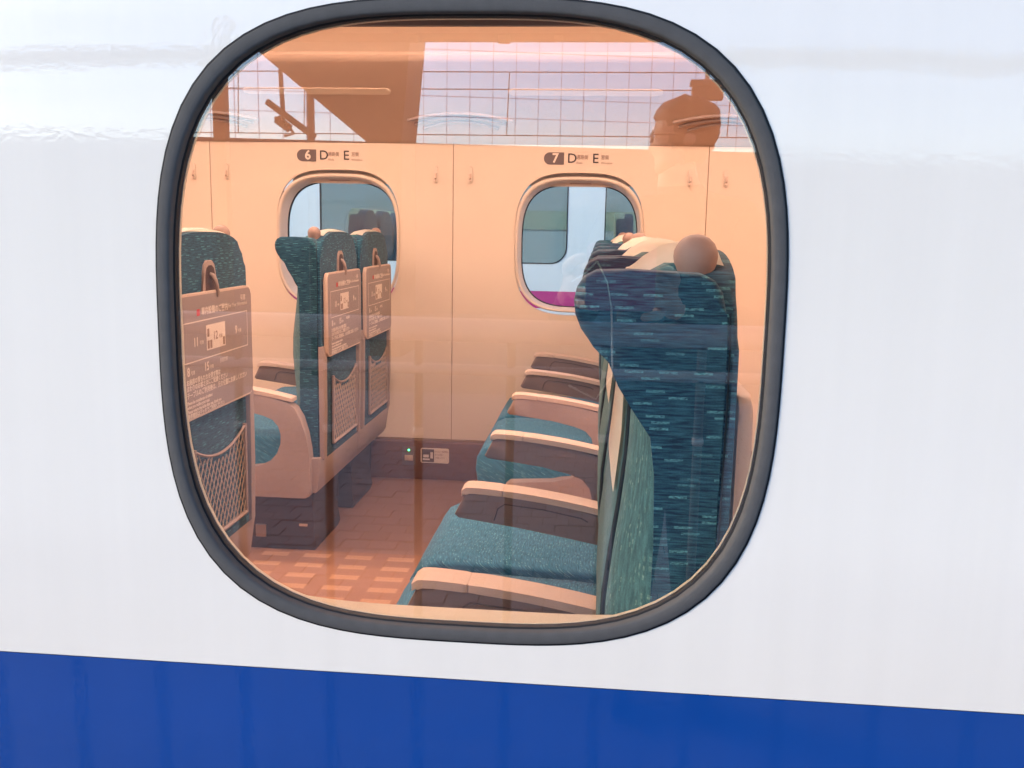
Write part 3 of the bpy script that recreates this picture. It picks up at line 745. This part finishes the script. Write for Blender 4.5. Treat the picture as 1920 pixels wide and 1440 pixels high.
def nb_panel(x0, x1, w):
    cx, cz = (w[0]+w[1])/2, (NZ0+NZ1)/2
    h = rrect(w[0], w[1], NZ0, NZ1, .11, 17); n_ = len(h)
    # rectangle points matched to the rounded opening
    r_ = []
    for x, z in h:
        ax, az = (x-cx)/((w[1]-w[0])/2), (z-cz)/((NZ1-NZ0)/2); q = max(abs(ax), abs(az))
        r_.append((cx+ax/q*((x1-x0)/2) + ((x0+x1)/2-cx), (cz + az/q*(2.3-.705)/2) + ((2.3+.705)/2-cz)))
    put('body_panel', loft_rings('body_panel', [[(x, NB+.03, z) for x, z in h], [(x, NB, z) for x, z in h], [(x, NB, z) for x, z in r_]], M['nb_white'], 30), nb)
    g = empty('window'); g.parent = nb
    h2 = [(cx+(x-cx)*.992, cz+(z-cz)*.985) for x, z in h]
    put('seal', loft_rings('seal', [[(x, NB+.004, z) for x, z in h], [(x, NB-.003, z) for x, z in h], [(x, NB-.003, z) for x, z in h2], [(x, NB+.02, z) for x, z in h2]], M['black'], 30), g)
    put('pane', extrude('pane', [(cx+(x-cx)*.995, cz+(z-cz)*.99) for x, z in h], NB+.010, NB+.016, 'y', M['nb_glass']), g)
edges = [-5.85, -3.905, -1.945, -.002, 1.945, 3.9]
for i, w in enumerate(wins): nb_panel(edges[i], edges[i+1], w)
put('pink_stripe', box('pink_stripe', -5.85, 3.9, NB, NB+.02, .588, .7045, M['nb_pink']), nb)
put('lower_panel', box('lower_panel', -5.85, 3.9, NB, NB+.02, -.7, .5875, M['nb_white']), nb)
put('floor', box('floor', -5.85, 3.9, NB+.05, NB+3.0, -.05, 0, M['nb_in']), nb)
put('inner_wall', box('inner_wall', -5.85, 3.9, NB+2.9, NB+2.95, 0, 2.2, M['nb_in']), nb)
put('ceiling', box('ceiling', -5.85, 3.9, NB+.05, NB+3.0, 2.2, 2.25, M['nb_in']), nb)
for x in (-5.85, 3.88): put('end_wall', box('end_wall', x, x+.02, NB+.05, NB+2.9, 0, 2.2, M['nb_in']), nb)
put('ceiling_lamp', box('ceiling_lamp', -5.6, 3.7, NB+1.2, NB+1.4, 2.17, 2.195, M['nb_lamp']), nb)
put('far_window', box('far_window', -1.6, 1.4, NB+2.88, NB+2.895, 1.12, 1.30, M['nb_cover']), nb)
def nb_seat_mesh():
    o = [(-.215, .45), (-.215, 1.10), (-.17, 1.19), (-.08, 1.235), (.08, 1.235), (.17, 1.19), (.215, 1.10), (.215, .45)]
    return extrude('backrest', o, -.06, .06, 'x', M['nb_seat'], .02, 2)
nbs = nb_seat_mesh()
o = [(-.16, 1.02), (-.15, 1.20), (-.08, 1.243), (.08, 1.243), (.15, 1.20), (.16, 1.02)]
nbc = extrude('headrest_cover', o, -.07, .0, 'x', M['nb_cover'], .005, 1)
nbq = box('seat_cushion', -.45, .0, -.21, .21, .34, .45, M['nb_seat'], .03)
k = 0
names = {(-1.62, 0): 'dark seat seen through the next train window, first of its row', (-1.62, 1): 'dark seat seen through the next train window, second of its row', (-1.62, 2): 'dark seat seen through the next train window, third of its row',
         (.26, 0): 'dark seat behind the far train window beside the white pillar', (-.62, 0): 'dim seat behind the rounded corner of the next train window'}
for (x, j), lb in names.items():
    s = tag(empty('far_chair', (x, NB+.40+.5*j, 0)), lb, 'seat', 'seats inside the next train')
    put('backrest', nbs, s); put('headrest_cover', nbc, s); put('seat_cushion', nbq, s)

# ------------------------------------------------------------------ the platform behind the photographer, seen as reflections
PZ = -.12
def concrete(name, c, sc=3):
    return plain(name, c, .85, .25, noise=.18, nscale=sc, bump=.3, bscale=60)
M['slab'] = concrete('platform_slab', (.05, .045, .045))
M['barpaint'] = plain('fence_paint', (.075, .07, .07), .45, .4, noise=.1)
M['brick'] = plain('paving_brick', (.155, .135, .145), .7, .3, noise=.2, nscale=9, bump=.4, bscale=250)
M['brick2'] = plain('paving_brick_dark', (.125, .108, .115), .7, .3, noise=.2, nscale=9, bump=.4, bscale=250)
M['steel'] = plain('dark_steel', (.06, .055, .055), .4, .5, metal=.3, noise=.1)
M['chrome'] = plain('bright_rail', (.45, .44, .46), .55, .5, metal=.2, noise=.05)
M['girder'] = plain('brown_girder', (.10, .065, .045), .6, .3, noise=.15)
M['concrete'] = concrete('concrete_wall', (.11, .10, .10), 1.2)
M['frame'] = glass('lattice_frame', (.66, .62, .68), .08, .3)
M['ballast'] = concrete('ballast', (.09, .08, .072), 30)
gnd = tag(put('ground', box('ground', -120, 120, -260, 260, -1.6, -1.45, M['ballast'])), kind='structure')
pf = tag(put('platform', box('platform', -40, 40, -6.8, -.10, -1.449, PZ-.005, M['slab'], .01)), kind='structure')
bm = bmesh.new(); box_bm(bm, -.0530, .0530, -.0475, .0475, -.0045, 0, .0015, 1); br1 = mesh(bm, 'brick', M['brick'])
bm = bmesh.new(); box_bm(bm, -.0530, .0530, -.0475, .0475, -.0045, 0, .0015, 1); br2 = mesh(bm, 'brick', M['brick2'])
cells = []
for r_ in range(58):
    y = -.40 - .1*r_
    for c in range(-30, 31): cells.append((c*.11 + (.055 if r_ % 2 else 0), y))
key = lambda p: abs(p[0]+.1)*1.1 + abs(p[1]+2.3)
cells.sort(key=key)
for x, y in cells[:300]:
    o = put('brick', br1 if random.random() < .6 else br2, pf, (x, y, PZ + random.uniform(-.0015, .0015)))
bm = bmesh.new()
for x, y in cells[300:]: box_bm(bm, x-.053, x+.053, y-.0475, y+.0475, PZ-.0045, PZ + random.uniform(-.0015, .0015))
tag(put('brick_paving', mesh(bm, 'brick_paving', M['brick'], False), pf), kind='stuff')
# platform fence
fn = tag(empty('platform_fence', (0, -.86, PZ)), 'low platform fence of thin upright bars, reflected in the window', 'fence')
bar_me = tube('bar', [(0, 0, .03), (0, 0, 1.05)], .008, M['barpaint'], 10)
col_me = lathe('glint_ring', [(.0082, -.007), (.0100, -.005), (.0104, 0), (.0100, .005), (.0082, .007)], M['chrome'], 12)  # rings added on the bars to give small bright glints
for i in range(-15, 16):
    b_ = put('bar', bar_me, fn, (-.0545+.1642*i, 0, 0)); put('glint_ring', col_me, b_, (0, 0, .872))
for z, r_ in ((1.055, .021), (.985, .010), (.05, .012)):
    put('rail', tube('rail', [(-2.7, 0, z), (2.7, 0, z)], r_, M['chrome'] if z > .5 else M['steel'], 12), fn)
for x in (-2.65, 2.6): put('post', tube('post', [(x, 0, -.012), (x, 0, 1.05)], .03, M['steel'], 12), fn)
# canopy edge girder over the platform and the column that carries it
cn = tag(empty('platform_canopy', (0, -7, PZ)), 'brown platform canopy edge running above the reflected lattice wall', 'canopy')
put('edge_girder', box('edge_girder', -22, 22, -.18, .18, 2.62-PZ, 2.84-PZ, M['girder'], .01), cn)
for i in range(24):
    x = -8 + i*.71 + random.uniform(-.2, .2)
    put('bracket', box('bracket', x-.03, x+random.uniform(.03, .08), .05, .12, 2.585-PZ-random.uniform(0, .02), 2.619-PZ, M['girder']), cn)
cc = tag(empty('canopy_column', (-1.9, -8.4, PZ)), 'tapered brown column widening upwards, reflected beside the overhead wires', 'column')
wd = [(-.02, 0), (.12, 0), (.12, 2.03), (.215, 3.05), (.215, 3.3), (-2.05, 3.3), (-1.25, 2.84), (-.20, 2.03), (-.20, 0)]
put('bracket_arm', extrude('bracket_arm', [(x, z) for x, z in wd], -.35, .35, 'y', M['girder'], .015), cc)
rf = tag(empty('sky_block_roof', (0, -2.4, 4.3)), 'unseen roof sheet added over the platform edge to limit sky light', 'roof')  # unseen roof, added to cut the sky light on the carriage side
put('sky_block_sheet', box('sky_block_sheet', -26, 26, -1.0, 2.2, 0, .12, plain('sky_block_sheet', (.30, .29, .28), .7, .3)), rf)
for i in range(7): put('purlin', box('purlin', -26, 26, -.9+.48*i, -.82+.48*i, -.12, -.001, M['girder']), rf)
# hanging sign
hsn = tag(empty('hanging_sign', (1.1, -9, 2.42)), 'small brown sign box hanging from a rod near the reflected head', 'sign')
put('box', box('box', -.145, .16, -.06, .06, 0, .135, M['girder'], .01), hsn)
put('cap', box('cap', -.165, .165, -.075, .075, .1355, .19, M['steel'], .01), hsn)
put('rod', tube('rod', [(.0, 0, .19), (.0, 0, .9)], .022, M['steel'], 8), hsn)
# overhead line mast with its insulators and arms
mk = tag(empty('catenary_mast', (-3.245, -10, -1.45)), 'overhead line mast with slanting insulator arm, reflected at top of window', 'mast')
Q = lambda x, z: (x+3.245, 0, z+1.45)
put('pole', tube('pole', [Q(-3.245, -1.45), Q(-3.245, 6)], .045, M['steel'], 12), mk)
put('arm', tube('arm', [Q(-3.754, 2.51), Q(-3.6, 2.40), Q(-3.2, 2.12)], .038, M['steel'], 10), mk)
put('insulator', lathe('insulator', [(.02, 0)] + [(r_, .02+.035*i+d) for i in range(6) for r_, d in ((.022, 0), (.055, .008), (.022, .022))] + [(.02, .24)], M['steel'], 14), mk, Q(-3.48, 2.20), (R(8), R(-55), 0))
put('steady_arm', tube('steady_arm', [Q(-3.59, 2.86), Q(-3.58, 2.60), Q(-3.565, 2.33)], .028, M['steel'], 8), mk)
put('drop_arm', tube('drop_arm', [Q(-3.58, 2.33), Q(-3.44, 2.15), Q(-3.56, 2.13)], .018, M['steel'], 8), mk)
m2 = tag(empty('catenary_mast', (-4.47, -10.4, -1.45)), 'plain overhead line mast at the left edge of the reflection', 'mast')
put('pole', box('pole', -.075, .075, -.075, .075, 0, 6, M['girder'], .01), m2)
wr = tag(empty('contact_wire', (0, -9.6, 2.8)), 'overhead wires strung level across the reflected lattice wall', 'wire')
for z in (2.78, 2.60, 2.12): put('strand', tube('strand', [(-25, 0, z-2.8), (25, 0, z-2.8)], .006, M['steel'], 6), wr)
for x in (-3.95, -3.2, -.95, 1.4): put('dropper', tube('dropper', [(x, 0, -.68), (x+.02, 0, -.02)], .006, M['steel'], 5), wr)
# glazed lattice side wall of the station
lw_ = tag(empty('lattice_wall', (-2.2, -28, -1.45)), 'tall glazed lattice wall across the tracks, reflected in the window', 'wall')
lw_.rotation_euler = (0, 0, R(-11))
LB = 3.60+1.45
put('base_wall', box('base_wall', -40, 44, -.15, .15, 0, LB, M['concrete']), lw_)
mu = box('mullion', -.014, .014, -.012, .012, LB, 11, M['frame'])
for i in range(-50, 56): put('mullion', mu, lw_, (-.35+.683*i, 0, 0))
for z in (4.40, 4.98, 6.30, 7.4, 8.5): put('transom', box('transom', -40, 44, -.012, .012, z+1.45-.013, z+1.45+.013, M['frame']), lw_)
put('glazing', box('glazing', -40, 44, .055, .065, LB, 11, glass('lattice_glass', (.92, .94, .97), .06)), lw_)

# ------------------------------------------------------------------ the photographer, seen as a reflection
M['skin'] = plain('skin', (.45, .27, .19), .55, .4, noise=.08)
M['hair'] = plain('hair', (.015, .012, .010), .6, .4, noise=.3, nscale=200)
M['coat'] = plain('dark_coat', (.020, .018, .024), .85, .2, noise=.2)
M['jeans'] = plain('dark_trousers', (.022, .024, .035), .85, .2, noise=.2)
def person():
    V = []; E_ = []; RD = []
    def v(p, r_): V.append(p); RD.append(r_); return len(V)-1
    def chain(i, *items):
        for p, r_ in items:
            j = v(p, r_); E_.append((i, j)); i = j
        return i
    bx, by = .285, -1.63
    pel = v((bx, by, .80), (.165, .115))
    sp = chain(pel, ((bx, by+.01, .92), (.150, .105)), ((bx, by+.01, 1.03), (.160, .110)), ((bx, by, 1.13), (.155, .105)))
    nk = chain(sp, ((bx, by+.01, 1.20), (.065, .065)), ((bx-.008, by+.015, 1.25), (.050, .052)))
    chain(nk, ((bx-.008, by+.018, 1.30), (.045, .05)))
    for sg in (-1, 1):
        hip = chain(pel, ((bx+.07*sg, by, .72), (.092, .100)))
        chain(hip, ((bx+.066*sg, by+.01, .56), (.082, .088)), ((bx+.070*sg, by+.02, .34), (.068, .070)), ((bx+.080*sg, by+.01, .18), (.056, .060)), ((bx+.085*sg, by, .0), (.042, .046)), ((bx+.088*sg, by, PZ+.055), (.042, .045)), ((bx+.105*sg, by+.09, PZ+.040), (.042, .034)), ((bx+.108*sg, by+.17, PZ+.032), (.034, .026)))
    hands = {}
    for sg, wx, wz in ((-1, .045, 1.000), (1, .215, .985)):
        sh = chain(sp, ((bx+.15*sg, by+.01, 1.135), (.070, .068)))
        ex = (bx+.15*sg + wx)/2 + (.10*sg if sg > 0 else -.06)
        el = chain(sh, ((bx+.19*sg, by+.12, 1.02), (.056, .056)), ((ex, by+.33, .905), (.048, .048)), (((ex+wx)/2, by+.52, .945), (.043, .043)), ((wx, -.895, wz), (.026, .021)))
        pm = chain(el, ((wx+.012*(-sg), -.850, wz+.022), (.030, .016)))
        for f in range(4):                   # fingers wrap behind the phone, unequal lengths
            L = (.92, 1.0, .95, .78)[f]
            z0 = wz+.052-.021*f
            k_ = chain(pm, ((wx-.020*sg, -.815, z0), (.0095, .0095)))
            chain(k_, ((wx-.034*sg*L, -.782, z0+.002), (.0088, .0088)), ((wx-.052*sg*L, -.768, z0+.001), (.0080, .0080)), ((wx-.068*sg*L, -.765, z0-.002), (.0070, .0070)))
        t1 = chain(pm, ((wx+.006*sg, -.838, wz+.050), (.012, .012)))
        chain(t1, ((wx-.010*sg, -.802, wz+.064), (.0100, .0100)), ((wx-.030*sg, -.786, wz+.068), (.0085, .0085)))
    me = bpy.data.meshes.new('person'); bm = bmesh.new(); ly = bm.verts.layers.skin.verify()
    bv = []
    for i, (p, r_) in enumerate(zip(V, RD)):
        q = bm.verts.new(p); q[ly].radius = r_; q[ly].use_root = (i == 0); bv.append(q)
    for a, b in E_: bm.edges.new((bv[a], bv[b]))
    bm.to_mesh(me); bm.free()
    o = bpy.data.objects.new('tmp', me); col.objects.link(o)
    sk_ = o.modifiers.new('skin', 'SKIN'); sk_.use_smooth_shade = True
    ss = o.modifiers.new('sub', 'SUBSURF'); ss.levels = 2; ss.render_levels = 2
    dg = bpy.context.evaluated_depsgraph_get(); dg.update()
    m2_ = bpy.data.meshes.new_from_object(o.evaluated_get(dg)); bpy.data.objects.remove(o)
    bm = bmesh.new(); bm.from_mesh(m2_)
    H, zc, yc_ = .180, 1.248, by+.02
    SL = [(.0, -.27, -.12, .06), (.03, -.34, -.03, .14), (.08, -.365, .05, .20), (.14, -.360, .14, .245), (.20, -.365, .24, .265), (.24, -.350, .28, .275), (.28, -.372, .31, .285), (.33, -.360, .34, .295), (.36, -.365, .36, .30), (.42, -.365, .39, .315),
          (.48, -.355, .415, .325), (.52, -.360, .43, .335), (.57, -.385, .445, .34), (.65, -.385, .455, .345), (.74, -.360, .45, .34), (.82, -.315, .42, .315), (.90, -.235, .35, .26), (.96, -.13, .24, .17), (.995, -.01, .12, .06)]
    def head(grow=0):
        rg = []
        for t, f, b2, w in SL:
            row = []
            for k_ in range(32):
                a = 2*math.pi*k_/32; c, q = math.cos(a), math.sin(a)
                x = (f+b2)/2 - (b2-f)/2*c; y = w*q
                if c > 0:
                    ns = max(0, 1-abs(t-.375)/.17)*math.exp(-(q/.16)**2)*(.095 if t < .385 else .080); x -= ns
                row.append((x, y, t))
            rg.append(row)
        return rg
    hr = [[bm.verts.new((bx+p[0]*H, yc_+p[1]*H, zc+p[2]*H)) for p in row] for row in head()]
    for A, B in zip(hr, hr[1:]):
        for k_ in range(32): bm.faces.new([A[k_], A[(k_+1) % 32], B[(k_+1) % 32], B[k_]])
    bm.faces.new(hr[0]); bm.faces.new(hr[-1][::-1])
    bm.to_mesh(m2_); bm.free()
    m2_.materials.clear()
    for k_ in ('coat', 'jeans', 'skin', 'black'): m2_.materials.append(M[k_])
    for p in m2_.polygons:
        c = p.center; p.use_smooth = True
        p.material_index = 2 if (c.z > 1.225 or c.y > -.905) else (3 if c.z < PZ+.085 else (1 if c.z < .76 else 0))
    m2_.name = 'person'
    b_ = put('person', m2_)
    tag(b_, 'person in dark coat and glasses holding up a phone, reflected in the glass', 'person')
    # hair: a cap over the back and top of the skull
    bm = bmesh.new(); rg = []
    for row in head():
        for_ = []
        for (x, y, t) in row:
            on = (x > -.20 and t > .30) or t > .68 or (x > .0 and t > .16)
            j = .045 + .030*math.sin(x*31+t*17)*math.sin(y*27+t*23) if on else -.06
            d = Vector((x-.03, y, t-.5)); d.normalize(); for_.append(bm.verts.new((bx+(x+d.x*j)*H, yc_+(y+d.y*j)*H, zc+(t+d.z*j)*H)))
        rg.append(for_)
    for A, B in zip(rg, rg[1:]):
        for k_ in range(32): bm.faces.new([A[k_], A[(k_+1) % 32], B[(k_+1) % 32], B[k_]])
    bm.faces.new(rg[-1][::-1])
    put('hair', mesh(bm, 'hair', M['hair'], True, 80), b_)
    bm = bmesh.new()
    for sg in (-1, 1):
        cy = by+.02+.034*sg
        tube_bm(bm, [(bx-.074, cy+.020*math.cos(2*math.pi*i/14), 1.338+.014*math.sin(2*math.pi*i/14)) for i in range(14)], .002, 5, True)
        tube_bm(bm, [(bx-.074, cy+.02*sg, 1.340), (bx-.04, by+.02+.062*sg, 1.340), (bx+.02, by+.02+.064*sg, 1.336)], .002, 5)
    tube_bm(bm, [(bx-.074, by+.006, 1.339), (bx-.078, by+.02, 1.341), (bx-.074, by+.034, 1.339)], .002, 5)
    put('glasses', mesh(bm, 'glasses', M['steel'], True, 60), b_)
    for sg in (-1, 1): put('ear', lathe('ear', [(0, .010), (.010, .009), (.016, .004), (.018, -.004), (.010, -.010)], M['skin'], 12), b_, (bx+.010, by+.02+.060*sg, 1.330), (R(-90*sg), 0, 0))
person()
ph = tag(empty('phone', (.125, -.752, 1.030)), 'pink folding phone with a cord strap, held up between both hands', 'phone')
put('body', extrude('body', rrect(-.052, .058, -.045, .062, .010), -.009, .004, 'y', plain('pink_phone', (.30, .03, .12), .3, .5, coat=.5), .002), ph)
put('screen', box('screen', -.045, .050, -.0097, -.0092, -.035, .05, M['ink']), ph)
put('strap', tube('strap', [(-.035, .006, .033), (-.018, .006, .0), (-.010, .004, -.04), (-.007, .002, -.09), (-.005, .0, -.15), (-.030, .0, -.19), (-.075, -.005, -.17)], .0016, M['cover'], 6), ph)
put('strap', tube('strap', [(-.035, .006, .033), (-.055, .006, .012), (-.075, .004, .0)], .0016, M['cover'], 6), ph)
